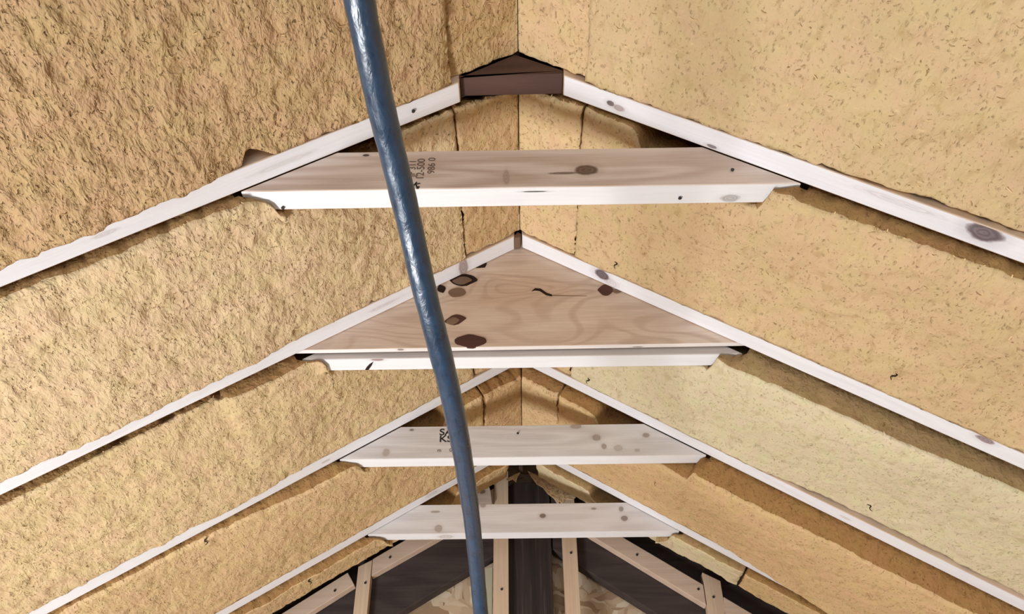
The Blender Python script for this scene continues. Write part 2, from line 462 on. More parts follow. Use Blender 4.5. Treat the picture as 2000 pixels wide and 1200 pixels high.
# ------------------------------------------------------------------ plywood gusset
def plywood_material():
    k = NT('plywood_face')
    v = k.coord()
    base = k.vmath('MULTIPLY', v, (1.0, 1.0, 3.2))
    wv = k.noise(base, 3.4, 1.2, 0.4, 0.6)['Fac']
    cath = k.math('SINE', k.math('MULTIPLY', wv, 68.0))
    thin = k.rng(cath, 0.1, 1.0)
    fine = k.noise(k.vmath('MULTIPLY', v, (8, 150, 150)), 1.5, 3)['Fac']
    pale = k.noise(k.vmath('MULTIPLY', v, (2.0, 1, 5.0)), 2.5, 2)['Fac']
    col = k.mix(k.rng(pale, 0.4, 0.65), (0.66, 0.52, 0.42), (0.76, 0.65, 0.55))
    col = k.mix(k.math('MULTIPLY', thin, 0.55), col, (0.52, 0.385, 0.30))
    col = k.mix(k.rng(fine, 0.35, 0.7, 0.25, 0.0), col, (0.38, 0.27, 0.20))
    k.bump(fine, 0.2, 0.0015)
    return k.done(col, 0.75, 0.2)
M_PLY = plywood_material()
M_PLYE = wood('white_plywood_edge', (0.86, 0.83, 0.82), (0.72, 0.66, 0.62), [(-0.22, 0.004, 0.0, 0.006, 0.003, 0.01, BROWN, 0.7), (0.21, 0.008, 0, 0.01, 0.002, 0.01, GREYB, 0.8)])
gz = ZO + 0.8835
gx = 0.43
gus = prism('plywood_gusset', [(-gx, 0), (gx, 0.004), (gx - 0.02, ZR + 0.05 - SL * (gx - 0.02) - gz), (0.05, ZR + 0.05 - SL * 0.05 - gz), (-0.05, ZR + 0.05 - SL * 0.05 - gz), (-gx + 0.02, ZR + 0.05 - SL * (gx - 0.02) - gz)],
            'y', 0, 0.0112, [M_PLY, M_PLYE], bevel=0.0006, slot=lambda n: 1 if n.z < -0.9 else 0)  # bottom edge of the sheet is coloured white
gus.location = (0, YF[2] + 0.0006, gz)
tag(gus, 'triangular plywood gusset with swirling grain and brown plugs under the second peak', 'gusset')

def lens(cx, cz, rx, rz, sharp=0.0, rot=0.0, n=18):
    pts = []
    for i in range(n):
        a = 2 * math.pi * i / n
        x, z = math.cos(a), math.sin(a)
        z *= (1 - sharp) + sharp * (1 - abs(x)) * 1.15
        x, z = x * rx, z * rz
        x += rx * 0.04 * math.sin(5 * a + cx * 90)
        z += rz * 0.07 * math.sin(3 * a + cx * 60)
        pts.append((cx + x * math.cos(rot) - z * math.sin(rot), cz + x * math.sin(rot) + z * math.cos(rot)))
    return pts
DZ = ZO - gz                                  # so that heights above the eye can be used below
def plug(name, pts, mat, y=0.0008, label=None):
    o = prism(name, [(x, z + DZ) for x, z in pts], 'y', -y, 0.003, mat, gus, bevel=0)
    if label: o['label'] = label
    return o
plug('wood_plug', lens(-0.1212, 1.0128, 0.0165, 0.0118), M_PLUG, label='brown oval plug')
plug('wood_plug', lens(-0.1222, 0.9475, 0.0200, 0.0125, 0.45, 0.22), M_PLUGR, 0.0006, label='dark chipped boat-shaped plug')
plug('wood_plug', lens(-0.1270, 0.9445, 0.0120, 0.0085, 0.2, 0.2), M_PLUG, 0.0010)
plug('wood_plug', lens(-0.0930, 0.8985, 0.0300, 0.0160, 0.42), M_PLUGR, label='large red-brown boat-shaped plug')
plug('knot_hole', lens(-0.1095, 1.0435, 0.0265, 0.0165, 0.5, 0.05), M_CRACK, 0.0005, label='dark outline of a boat-shaped plug')
plug('wood_plug', lens(-0.1125, 1.0420, 0.0185, 0.0105, 0.5, 0.1), M_PLUG, 0.0011, label='grey brown boat-shaped plug')
plug('knot_hole', [(-0.0870, 1.0735), (-0.0690, 1.0745), (-0.0655, 1.0835), (-0.0670, 1.0880)], M_CRACK)
plug('knot_hole', lens(-0.1515, 1.0225, 0.0085, 0.0100, 0.3, 0.4), M_CRACK)
plug('wood_plug', lens(0.1615, 1.0135, 0.0150, 0.0130, 0.15), M_PLUGR, label='dark round plug beside the right rafter')
plug('wood_plug', lens(0.1830, 1.0105, 0.0090, 0.0055, 0.3), M_PLUG, 0.0012)
plug('gouge', [(0.0200, 1.0130), (0.0275, 1.0210), (0.0380, 1.0195), (0.0500, 1.0085), (0.0590, 1.0045), (0.0590, 1.0000), (0.0480, 1.0030), (0.0360, 1.0135), (0.0270, 1.0150)], M_CRACK, 0.0004, label='gouged crack')
plug('crack', [(0.056, 1.0035), (0.125, 1.0000), (0.125, 0.9992), (0.056, 1.0015)], M_PLUG, 0.0003)

# ------------------------------------------------------------------ insulation boards
def sm(a, b, x):
    t = np.clip((x - a) / (b - a), 0, 1)
    return t * t * (3 - 2 * t)

def board(label, side, x0, x1, vS, vN, hS, hN, colour, seed, vlim=None, relief=0.004, res=0.006, thick=0.055, fibres=1800, coarse=0.7, group='insulation boards', name='insulation_board', u_slant=0.0, tie_i=None, ridge=False, bay=0):
    """x0..x1: distance from the ridge; vS, vN: the edges (functions of |x| or numbers); hS, hN: how far
    the face hangs below the rafters at those edges (functions of |x|)."""
    u0, u1 = x0 / CS, x1 / CS
    if vlim is None:
        j_ = bay
        vlim = (YF[j_] + (0.0125 if bay == 2 else 0.001), (YN[j_ + 1] - 0.001) if j_ < 4 else 2.25)
    f = lambda q: (q if callable(q) else (lambda x: np.full_like(x, float(q))))
    vS, vN, hS, hN = f(vS), f(vN), f(hS), f(hN)
    ym = 0.5 * (float(vS(np.array([0.5 * (x0 + x1)]))[0]) + float(vN(np.array([0.5 * (x0 + x1)]))[0]))
    nu = max(8, int((u1 - u0) / res)); nv = max(8, int(0.36 / res))
    us = np.linspace(0, 1, nu + 1)
    ts = np.linspace(0, 1, nv + 1)
    ts = ts + 0.0
    U, T = np.meshgrid(us, ts, indexing='ij')
    uu = u0 + (u1 - u0) * U
    xx = uu * CS
    jag = lambda s, sc, a: a * fbm(uu * sc, T * 0 + s, seed + s, 3, 0.7)
    S = vS(xx) + jag(3, 60, 0.012)
    Nn = vN(xx) + jag(5, 75, 0.010)
    V = S + (Nn - S) * T
    # ragged ends too
    uu = uu + (0 if ridge else 1) * (U < 1e-6) * 0.004 * fbm(V * 70, V * 0, seed + 9, 3) + (U > 1 - 1e-6) * 0.006 * fbm(V * 70, V * 0, seed + 8, 3)
    uu = uu + u_slant * U * (V - ym)
    h = hS(xx) + (hN(xx) - hS(xx)) * sm(0.0, 1.0, T)
    dS = np.abs(V - S); dN = np.abs(V - Nn)
    dU0 = np.abs(uu - u0); dU1 = np.abs(uu - u1)
    rr = 0.006
    rnd = lambda d, r: r * (1 - np.sqrt(np.clip(1 - (1 - np.clip(d / r, 0, 1)) ** 2, 0, 1)))
    drop = rnd(dS, rr) + rnd(dN, 0.004) + (0.0 if ridge else rnd(dU0, 0.0045)) + rnd(dU1, 0.0045)
    k1 = fbm(uu * 9, V * 9, seed + 20, 3)
    k2 = fbm(uu * 42 + 6 * k1, V * 42 - 5 * k1, seed + 30, 4, 0.65)
    n = h - drop + relief * (2.2 * k1 + 2.0 * k2) * (np.clip((uu - u0) / 0.02, 0.02, 1) if ridge else 1)
    sg = -1.0 if side > 0 else 1.0          # local z of 'into the room'
    if ridge:                                # mitred at the peak: the two strips meet whatever their hang
        uu = uu + (1 - U) ** 2 * (h * SL + 0.0007)
    if tie_i is not None:
        lipf = (ZR - SL * xx - (ZO + (0.8735 if tie_i == 2 else 0.8775))) / CS
        near = (V < YF[tie_i] + 0.058) & (xx > 0.360) & (xx < 0.415)
        n = np.where(near, np.maximum(n, np.minimum(lipf, 0.045) + 0.008), n)
    lo_, hi_ = float(vlim[0]), float(vlim[1])
    hn_ = hN(xx)
    n = np.where((V > hi_ - 0.004) & (hn_ > 0.0005), np.maximum(n, 0.0013), n)
    V = np.where((n < 0.0012) | (hn_ <= 0.0012), np.clip(V, lo_, hi_ - 0.0005), np.maximum(V, lo_))
    nb = (nu + 1) * (nv + 1)
    P = np.stack([uu.ravel(), (V - ym).ravel(), (sg * n).ravel()], 1)
    idx = np.arange(nb).reshape(nu + 1, nv + 1)
    quads = np.stack([idx[:-1, :-1].ravel(), idx[1:, :-1].ravel(), idx[1:, 1:].ravel(), idx[:-1, 1:].ravel()], 1)
    if sg < 0: quads = quads[:, ::-1]
    border = np.concatenate([idx[:-1, 0], idx[-1, :-1], idx[1:, -1][::-1], idx[0, 1:][::-1]])
    nbd = len(border)
    rings = []
    Pb = P[border]
    xb = Pb[:, 0] * CS
    inner = tie_i is not None
    if inner:                                # an undercut lip leaves room for the end of the tie
        yt = YF[tie_i] + (0.058 if tie_i == 2 else W + 0.003)
        cut = (Pb[:, 1] + ym < yt) & (xb > 0.262) & (xb < 0.406)
        lip = np.maximum((ZR - SL * xb - (ZO + (0.8735 if tie_i == 2 else 0.8775))) / CS + 0.0035, 0.003)
        lip = np.minimum(lip, np.maximum(sg * Pb[:, 2] - 0.003, 0.0008))
    for r_ in (0.0, 0.33, 0.66, 1.0):
        q = Pb.copy()
        q[:, 2] = sg * np.minimum(sg * Pb[:, 2], 0.0008)
        q[:, 2] = q[:, 2] + (-sg * thick - q[:, 2]) * r_
        q[:, 1] += 0.003 * fbm(Pb[:, 0] * 80, Pb[:, 1] * 80 + r_ * 9, seed + 40, 2) * (1 if r_ < 1 else 0)
        q[:, 1] = np.clip(q[:, 1], lo_ - ym, hi_ - ym)
        if ridge:                            # the mitre goes on up through the thickness
            q[:, 0] += (sg * q[:, 2] - sg * Pb[:, 2]) * SL * (np.abs(Pb[:, 0] - u0) < 0.026) * np.clip(1 - (Pb[:, 0] - u0 - sg * Pb[:, 2] * SL) / 0.02, 0, 1)
        if inner:
            if r_ < 0.5: q[:, 2] = np.where(cut, sg * lip, q[:, 2])
            if r_ > 0.1: q[:, 1] = np.where(cut, yt - ym, q[:, 1])
        rings.append(q)
    allP = np.concatenate([P] + rings)
    faces = [tuple(q) for q in quads.tolist()]
    nface = len(faces)
    prev = border
    for j in range(4):
        cur = nb + j * nbd + np.arange(nbd)
        a, b = prev, np.roll(prev, -1); c, d = np.roll(cur, -1), cur
        q = np.stack([a, d, c, b], 1)
        if sg < 0: q = q[:, ::-1]
        faces += [tuple(x) for x in q.tolist()]
        prev = cur
    topf = prev.tolist()
    faces.append(tuple(topf if sg < 0 else topf[::-1])[::1])
    me = bpy.data.meshes.new(name)
    me.from_pydata(allP.tolist(), [], faces)
    o = link(name, me, [M_INS, M_EDGE_SHADE], None, smooth=True)
    mi = np.zeros(len(faces), dtype=np.int32); mi[nface:] = 1
    dq = dS[:-1, 1:].ravel()
    mi[:nface][dq < 0.0035] = 1  # face strip along the near edge takes the painted shade too
    me.polygons.foreach_set('material_index', mi)
    o.matrix_world = roof_frame(side, ym)
    o.color = (*colour, coarse)
    tag(o, label, 'insulation', group)
    fibres = fibres // 4
    if fibres:
        # loose straws of fibre standing a little off the face
        r = np.random.default_rng(seed + 77)
        iu = r.integers(1, nu, fibres); iv = r.integers(1, nv, fibres)
        edge = r.random(fibres) < 0.10
        iv = np.where(edge, 0, np.minimum(iv, nv - 3))
        base = P[idx[iu, iv]]
        ang = r.random(fibres) * 6.283
        ln = 0.003 + 0.007 * r.random(fibres) ** 2
        wd = 0.00035 + 0.00035 * r.random(fibres)
        lift = sg * (0.0003 + 0.0018 * r.random(fibres))
        bend = (r.random(fibres) - 0.5) * 1.6
        pts = []
        fc = []
        for q in range(fibres):
            b = base[q]; a = ang[q]
            for s_, (dl, lf) in enumerate(((-0.5, 0.0), (0.0, 1.0), (0.5, 0.5))):
                aa = a + bend[q] * dl
                dx, dy = math.cos(aa) * ln[q] * dl, math.sin(aa) * ln[q] * dl
                nx, ny = -math.sin(aa) * wd[q], math.cos(aa) * wd[q]
                z = b[2] + lift[q] * lf + sg * 0.0004
                pts.append((b[0] + dx + nx, b[1] + dy + ny, z)); pts.append((b[0] + dx - nx, b[1] + dy - ny, z))
            k_ = q * 6
            fc.append((k_, k_ + 1, k_ + 3, k_ + 2)); fc.append((k_ + 2, k_ + 3, k_ + 5, k_ + 4))
        fm = bpy.data.meshes.new('loose_fibre')
        fm.from_pydata(pts, [], fc)
        fo = link('loose_fibre', fm, M_FIB, o)
        fo.color = (*colour, 1)
        fo['kind'] = 'stuff'
    return o

TAN = (0.625, 0.464, 0.270)
def tint(a, b, c): return (TAN[0] * a, TAN[1] * b, TAN[2] * c)
def lin(*kv):
    """piecewise-linear function of |x|"""
    xs = [k_ for k_, _ in kv]; ys = [v_ for _, v_ in kv]
    return lambda x: np.interp(x, xs, ys)
g = 0.007
def south(i, notch=True):
    """the board starts just beyond rafter i, and farther out where it is cut round the tie's end"""
    a, b = YF[i] + g, YF[i] + (0.060 if i == 2 else W + 0.009)
    if not notch: return a
    return lambda x: np.where(x < 0.40, b - (b - a) * (0.8 * sm(0.368, 0.378, x) + 0.2 * sm(0.378, 0.398, x)) - (b - a) * sm(0.200, 0.182, x), a)
def southR(i, xc=0.369): 
    a, b = YF[i] + g, YF[i] + (0.060 if i == 2 else W + 0.008)
    return lambda x: b - (b - a) * sm(xc - 0.004, xc + 0.006, x) - (b - a) * sm(0.200, 0.182, x)

# ---- bay nearest the camera (before the nearest rafters)
notch0 = lambda x: YN[1] - 0.002 - 0.020 * np.clip(1 - np.abs(x - 0.378) / np.where(x < 0.378, 0.032, 0.013), 0, 1) ** 0.8
board('big brown-tan fibre board at upper left before the nearest rafter, coarse streaks', -1, 0.103, 1.32, YF[0] + g, notch0,
      lin((0.1, 0.012), (1.3, 0.012)), lin((0.1, 0.002), (0.22, 0.002), (0.30, 0.002), (0.40, 0.002), (0.44, 0.012), (0.55, 0.020), (0.9, 0.017), (1.3, 0.014)),
      tint(0.84, 0.79, 0.74), 101, bay=0, coarse=1.05, relief=0.0065, fibres=3600)
board('big tan fibre board at upper right before the nearest rafter', 1, 0.103, 1.32, YF[0] + g, YN[1] - 0.002,
      lin((0.1, 0.012), (1.3, 0.012)), lin((0.1, 0.002), (0.30, 0.002), (0.45, 0.0), (0.55, -0.006), (0.68, -0.008), (0.78, 0.0015), (1.3, 0.002)),
      tint(0.97, 1.0, 0.99), 102, bay=0, coarse=0.52, relief=0.0045, fibres=3000)
board('dark tan ridge strip left of the peak, above the dark brown block', -1, 0.0, 0.1005, YF[0] + g, YN[1] - 0.001,
      lin((0, 0.004)), lin((0, -0.010)), tint(0.86, 0.80, 0.72), 103, bay=0, coarse=0.80, fibres=600, res=0.004, ridge=True, group='ridge strips of insulation', name='insulation_strip')
board('pale tan ridge strip right of the peak, above the dark brown block', 1, 0.0, 0.1005, YF[0] + g, YN[1] - 0.001,
      lin((0, 0.004)), lin((0, -0.010)), tint(1.05, 1.05, 1.03), 104, bay=0, coarse=0.60, fibres=600, res=0.004, ridge=True, group='ridge strips of insulation', name='insulation_strip')
# ---- first bay (nearest rafters to gusset)
board('tan fibre board left of the peak between nearest rafter and gusset rafter', -1, 0.104, 1.32, south(1), YN[2] - 0.002,
      lin((0.1, 0.004), (0.25, 0.012), (0.35, 0.027), (0.45, 0.022), (0.7, 0.016), (1.3, 0.012)), lin((0.1, 0.0015), (0.25, 0.002), (0.38, 0.007), (0.50, 0.014), (0.62, 0.018), (0.9, 0.012), (1.3, 0.01)),
      tint(1.0, 1.035, 1.08), 111, bay=1, coarse=0.78, relief=0.0055, fibres=3000, tie_i=1)
board('tan fibre board right of the peak between nearest rafter and gusset rafter', 1, 0.104, 1.32, southR(1), YN[2] - 0.002,
      lin((0.1, 0.006), (0.25, 0.026), (0.34, 0.034), (0.42, 0.036), (0.62, 0.028), (0.9, 0.02), (1.3, 0.02)), lin((0.1, 0.002), (1.3, 0.002)),
      tint(0.97, 0.98, 0.96), 112, bay=1, coarse=0.52, relief=0.0042, fibres=3000, tie_i=1)
board('brown-tan ridge strip left of the peak behind the nearest collar tie', -1, 0.0, 0.1015, YF[1] + g, YN[2] - 0.001,
      lin((0, 0.006)), lin((0, -0.004)), tint(0.92, 0.88, 0.82), 113, bay=1, coarse=0.60, fibres=600, res=0.004, ridge=True, group='ridge strips of insulation', name='insulation_strip')
board('pale ridge strip right of the peak behind the nearest collar tie', 1, 0.0, 0.1015, YF[1] + g, YN[2] - 0.001,
      lin((0, 0.008)), lin((0, -0.004)), tint(1.06, 1.06, 1.05), 114, bay=1, coarse=0.60, fibres=600, res=0.004, ridge=True, group='ridge strips of insulation', name='insulation_strip')
# ---- second bay (gusset to third pair)
slit = lambda x: YF[2] + g + 0.020 * np.clip(1 - np.abs(x - 0.535) / 0.008, 0, 1)
sl2 = lambda x: np.where(x < 0.46, np.maximum(south(2)(x), YF[2] + 0.0150), south(2)(x))
board('tan fibre board left of the peak beyond the gusset rafter, black slit at its edge', -1, 0.108, 1.32,
      lambda x: np.maximum(sl2(x), slit(x)), YN[3] - 0.002,
      lin((0.1, 0.006), (0.25, 0.012), (0.45, 0.026), (0.52, 0.022), (0.54, 0.006), (0.9, 0.016), (1.3, 0.012)), lin((0.1, 0.0015), (0.4, 0.004), (0.6, 0.012), (0.9, 0.004), (1.3, 0.004)),
      tint(1.0, 1.03, 1.02), 121, bay=2, coarse=0.68, relief=0.005, fibres=2600, tie_i=2)
board('pale yellowish fibre board right of the peak between gusset rafter and third rafter', 1, 0.112, 1.32, lambda x: np.where(x < 0.46, np.maximum(southR(2)(x), YF[2] + 0.0150), southR(2)(x)), YN[3] - 0.002,
      lin((0.1, 0.008), (0.25, 0.03), (0.4, 0.050), (0.6, 0.046), (0.9, 0.036), (1.3, 0.03)), lin((0.1, 0.002), (0.5, 0.002), (0.56, -0.004), (0.70, -0.010), (0.9, -0.006), (1.3, -0.004)),
      tint(1.05, 1.26, 1.46), 122, bay=2, coarse=0.45, relief=0.0032, fibres=2200, tie_i=2)
board('tan ridge strip left of the peak below the plywood gusset', -1, 0.0, 0.105, YF[2] + W + 0.02, YN[3] - 0.001,
      lin((0, 0.01)), lin((0, -0.002)), tint(0.94, 0.90, 0.85), 123, bay=2, coarse=0.60, fibres=400, res=0.004, ridge=True, group='ridge strips of insulation', name='insulation_strip')
board('tan ridge strip right of the peak below the plywood gusset', 1, 0.0, 0.109, YF[2] + W + 0.02, YN[3] - 0.001,
      lin((0, 0.01)), lin((0, -0.002)), tint(1.0, 0.98, 0.95), 124, bay=2, coarse=0.60, fibres=400, res=0.004, ridge=True, group='ridge strips of insulation', name='insulation_strip')
# ---- third bay
board('tan fibre board left of the peak between the third and farthest rafters', -1, 0.104, 1.32, south(3), YN[4] - 0.002,
      lin((0.1, 0.030), (0.3, 0.03), (0.45, 0.034), (0.7, 0.012), (1.3, 0.012)), lin((0.1, 0.002), (1.3, 0.003)),
      tint(1.0, 0.98, 0.93), 131, bay=3, coarse=0.65, relief=0.004, fibres=2200, tie_i=3)
board('brownish fibre board right of the peak between the third and farthest rafters', 1, 0.102, 1.32, southR(3, 0.390), YN[4] - 0.002,
      lin((0.1, 0.036), (0.3, 0.05), (0.45, 0.060), (0.9, 0.054), (1.3, 0.05)), lin((0.1, 0.002), (0.45, 0.002), (0.60, 0.016), (0.75, 0.030), (1.3, 0.03)),
      tint(1.0, 0.95, 0.88), 132, bay=3, coarse=0.50, relief=0.0034, fibres=2200, tie_i=3)
board('tan ridge strip left of the peak behind the third rafters, curled edge', -1, 0.0, 0.101, YF[3] + g, YN[4] - 0.001,
      lin((0, 0.032)), lin((0, -0.002)), tint(0.93, 0.88, 0.82), 133, bay=3, coarse=0.60, fibres=350, res=0.004, ridge=True, group='ridge strips of insulation', name='insulation_strip')
board('pale ridge strip right of the peak behind the third rafters, curled edge', 1, 0.0, 0.099, YF[3] + g, YN[4] - 0.001,
      lin((0, 0.034)), lin((0, -0.002)), tint(1.06, 1.05, 1.03), 134, bay=3, coarse=0.60, fibres=350, res=0.004, ridge=True, group='ridge strips of insulation', name='insulation_strip')
# ---- last narrow bay before the gable
torn = lambda s: (lambda x: 2.178 + 0.016 * fbm(x * 26, x * 0, s, 3))
board('narrow tan board left of the peak between farthest rafter and dark gable', -1, 0.045, 1.30, south(4), torn(5),
      lin((0.03, 0.02), (1.3, 0.02)), lin((0.03, 0.004), (1.3, 0.008)), tint(0.98, 0.96, 0.92), 141, tie_i=4, bay=4, coarse=0.60, relief=0.004, fibres=900)
board('narrow pale yellowish board right of the peak between farthest rafter and dark gable', 1, 0.045, 0.553, southR(4, 0.385), torn(9),
      lin((0.03, 0.02), (1.3, 0.012)), lin((0.03, 0.004), (1.3, 0.010)), tint(1.05, 1.22, 1.38), 142, tie_i=4, bay=4, coarse=0.35, relief=0.0025, fibres=500)
board('narrow brownish board end lowest on the right slope, below the pale one', 1, 0.559, 1.30, YF[4] + g, torn(13),
      lin((0.03, 0.02), (1.3, 0.014)), lin((0.03, 0.004), (1.3, 0.010)), tint(0.98, 0.95, 0.86), 143, bay=4, coarse=0.60, relief=0.003, fibres=500)

# dark splinters sticking out of the boards
def splinter(board_name, x, y, size, turn):
    o = bpy.data.objects[board_name]
    inv = o.matrix_world.inverted()
    p = inv @ Vector((x, y, ZR - SL * abs(x)))
    co = np.empty(len(o.data.vertices) * 3)
    o.data.vertices.foreach_get('co', co)
    co = co.reshape(-1, 3)
    sg = -1.0 if x > 0 else 1.0
    front = co[sg * co[:, 2] > -0.02]
    near = front[np.argmin((front[:, 0] - p.x) ** 2 + (front[:, 1] - p.y) ** 2)]
    base = Vector((p.x, p.y, near[2]))
    bm = bmesh.new()
    rings = []
    for i in range(7):
        t = i / 6
        a = turn + 1.5 * math.sin(3.0 * t)
        c = base + Vector((math.cos(a) * size * (t - 0.5), math.sin(a) * size * (t - 0.5), sg * (0.0012 + 0.004 * t * t)))
        r = size * 0.085 * (1.0 - 0.7 * abs(t - 0.35))
        rings.append([bm.verts.new(c + Vector((math.cos(k_) * r, math.sin(k_) * r, 0.6 * r * math.cos(2 * k_)))) for k_ in (0.0, 1.57, 3.14, 4.71)])
    for a_, b_ in zip(rings, rings[1:]):
        for k_ in range(4):
            bm.faces.new((a_[k_], a_[(k_ + 1) % 4], b_[(k_ + 1) % 4], b_[k_]))
    bm.faces.new(rings[0]); bm.faces.new(rings[-1][::-1])
    bmesh.ops.recalc_face_normals(bm, faces=bm.faces)
    me = bpy.data.meshes.new('splinter')
    bm.to_mesh(me); bm.free()
    q = link('splinter', me, M_CRACK, o)
    q['label'] = 'dark curled splinter'
for args in (('insulation_board.003', 0.177, 1.170, 0.014, 1.2), ('insulation_board.003', 0.603, 1.150, 0.016, 1.5), ('insulation_board.005', 0.680, 1.560, 0.016, 0.4),
             ('insulation_board.006', -0.667, 1.662, 0.018, 0.9), ('insulation_board.007', 0.33, 1.80, 0.008, 0.7), ('insulation_board.001', 0.62, 0.69, 0.012, 0.3),
             ('insulation_board.005', 0.150, 1.585, 0.016, 1.4), ('insulation_board.008', -0.55, 2.082, 0.02, 1.1)):
    splinter(*args)

# torn flaps of facing at the top of the last bay
def flap(pts, label, y0, y1):
    o = prism('torn_scrap', pts, 'y', y0, y1, M_INS, bevel=0.0006)
    o.color = (*tint(1.15, 1.22, 1.35), 1)
    return tag(o, label, 'insulation scrap')
flap([(0.016, ZR - 0.006), (0.060, ZR - 0.030), (0.120, ZR - 0.066), (0.150, ZR - 0.088), (0.138, ZR - 0.096), (0.122, ZR - 0.094), (0.112, ZR - 0.108), (0.104, ZR - 0.100), (0.098, ZR - 0.110), (0.088, ZR - 0.092), (0.070, ZR - 0.076), (0.058, ZR - 0.058), (0.040, ZR - 0.046), (0.026, ZR - 0.024)],
     'pale torn scrap hanging under the right slope at the far peak', 2.190, 2.196)
flap([(-0.046, ZR - 0.030), (-0.020, ZR - 0.016), (-0.006, ZR - 0.010), (-0.014, ZR - 0.024), (-0.018, ZR - 0.040), (-0.028, ZR - 0.030), (-0.040, ZR - 0.036)],
     'small torn scrap hanging left of the far peak above the pine upright', 2.190, 2.196)

# ------------------------------------------------------------------ the gable frame
Z = lambda z: ZO + z
def pine(name, pts, y0, y1, label, cat, nails=(), along='x', group=None, mat=None):
    o = prism(name, pts, 'y', y0, y1, mat or M_BATTEN)
    for (x, z) in nails:
        nail(o, (x, y0 - 0.0005, Z(z)), (0, -1, 0), 0.0036)
    return tag(o, label, cat, group)
M_UP = NT('tmp')
bpy.data.materials.remove(M_UP.m)
def upright_wood():
    k = NT('upright_pine')
    v = k.coord()
    fine = k.noise(k.vmath('MULTIPLY', v, (140, 140, 4)), 1.4, 3)['Fac']
    wide = k.noise(k.vmath('MULTIPLY', v, (22, 22, 1.6)), 1.5, 2)['Fac']
    col = k.mix(k.rng(wide, 0.35, 0.65), (0.66, 0.49, 0.36), (0.70, 0.56, 0.40))
    col = k.mix(k.rng(fine, 0.4, 0.7, 0.3, 0.0), col, (0.45, 0.30, 0.20))
    k.bump(fine, 0.2, 0.0015)
    return k.done(col, 0.75, 0.2)
def dark_upright():
    k = NT('dark_upright_timber')
    v = k.coord()
    fine = k.noise(k.vmath('MULTIPLY', v, (120, 120, 5)), 1.4, 3)['Fac']
    wide = k.noise(k.vmath('MULTIPLY', v, (30, 30, 1.2)), 1.5, 2)['Fac']
    col = k.mix(k.rng(wide, 0.35, 0.65), (0.024, 0.017, 0.016), (0.044, 0.031, 0.029))
    col = k.mix(k.rng(fine, 0.55, 0.75, 0.0, 0.5), col, (0.10, 0.08, 0.08))
    k.bump(fine, 0.4, 0.002)
    return k.done(col, 0.7, 0.3)
M_UP = upright_wood(); M_DUP = dark_upright()
YB, YD, YE = 2.300, 2.331, 2.376
BG = 'pine nailing battens of the gable'
pine('batten', [(-0.0845, 0), (-0.042, 0), (-0.042, Z(1.180)), (-0.0845, Z(1.155))], YB, YB + 0.03, 'pine upright left of the dark king post', 'batten', [(-0.061, 0.819)], mat=M_UP, group=BG)
pine('batten', [(0.111, 0), (0.1535, 0), (0.152, Z(1.13)), (0.111, Z(1.155))], YB, YB + 0.03, 'pine upright right of the dark king post', 'batten', [(0.134, 0.920)], mat=M_UP, group=BG)
pine('batten', [(-0.467, 0), (-0.424, 0), (-0.4255, Z(0.908)), (-0.463, Z(0.8885))], YB, YB + 0.03, 'short pine upright left, mitred under the sloping battens', 'batten', [(-0.438, 0.841)], mat=M_UP, group=BG)
pine('batten', [(0.489, 0), (0.535, 0), (0.5415, Z(0.836)), (0.495, Z(0.861))], YB, YB + 0.03, 'short pine upright right, mitred against the sloping batten', 'batten', [(0.515, 0.791)], mat=M_UP, group=BG)
pine('batten', [(0.1545, Z(1.052)), (0.1545, Z(0.997)), (0.4925, Z(0.769)), (0.4925, Z(0.8262))], YB, YB + 0.03, 'sloping pine batten right, above the short mitred upright', 'batten', [(0.319, 0.912), (0.477, 0.813)], group=BG)
pine('batten', [(0.5425, Z(0.7925)), (0.5365, Z(0.742)), (1.20, Z(0.295)), (1.20, Z(0.350))], YB, YB + 0.03, 'sloping pine batten lowest on the right, running out of view', 'batten', [(0.62, 0.71)], group=BG)
pine('batten', [(-0.0855, Z(1.122)), (-0.0855, Z(1.063)), (-0.4235, Z(0.862)), (-0.4245, Z(0.910))], YB, YB + 0.03, 'sloping pine batten left, between the upright and the king post', 'batten', [(-0.376, 0.913)], group=BG)
pine('batten', [(-0.490, Z(0.8705)), (-0.468, Z(0.836)), (-1.20, Z(0.345)), (-1.20, Z(0.393))], YB - 0.004, YB + 0.026, 'sloping pine batten lowest on the left, square cut upper end', 'batten', [(-0.519, 0.819), (-0.594, 0.815)], group=BG)
# dark frame
tag(prism('king_post', [(-0.042, 0), (0.082, 0), (0.080, Z(1.15)), (-0.030, Z(1.15)), (-0.042, Z(1.14))], 'y', YD - 0.006, YE - 0.001, M_DUP), 'dark stained king post in the middle of the gable', 'post')
dkr = prism('dark_rafter', [(0.0835, Z(1.22)), (0.0835, Z(0.945)), (0.161, Z(0.892)), (0.358, Z(0.759)), (1.30, Z(0.13)), (1.30, Z(0.42))], 'y', YD, YE, M_DARK, bevel=0.003)
tag(dkr, 'broad dark stained rafter right of the king post', 'rafter', 'dark gable rafters')
dkl = prism('dark_rafter', [(-0.0435, Z(1.22)), (-0.0435, Z(0.950)), (-0.163, Z(0.879)), (-0.345, Z(0.767)), (-1.30, Z(0.18)), (-1.30, Z(0.42))], 'y', YD, YE, M_DARK, bevel=0.003)
tag(dkl, 'broad dark stained rafter left of the king post', 'rafter', 'dark gable rafters')
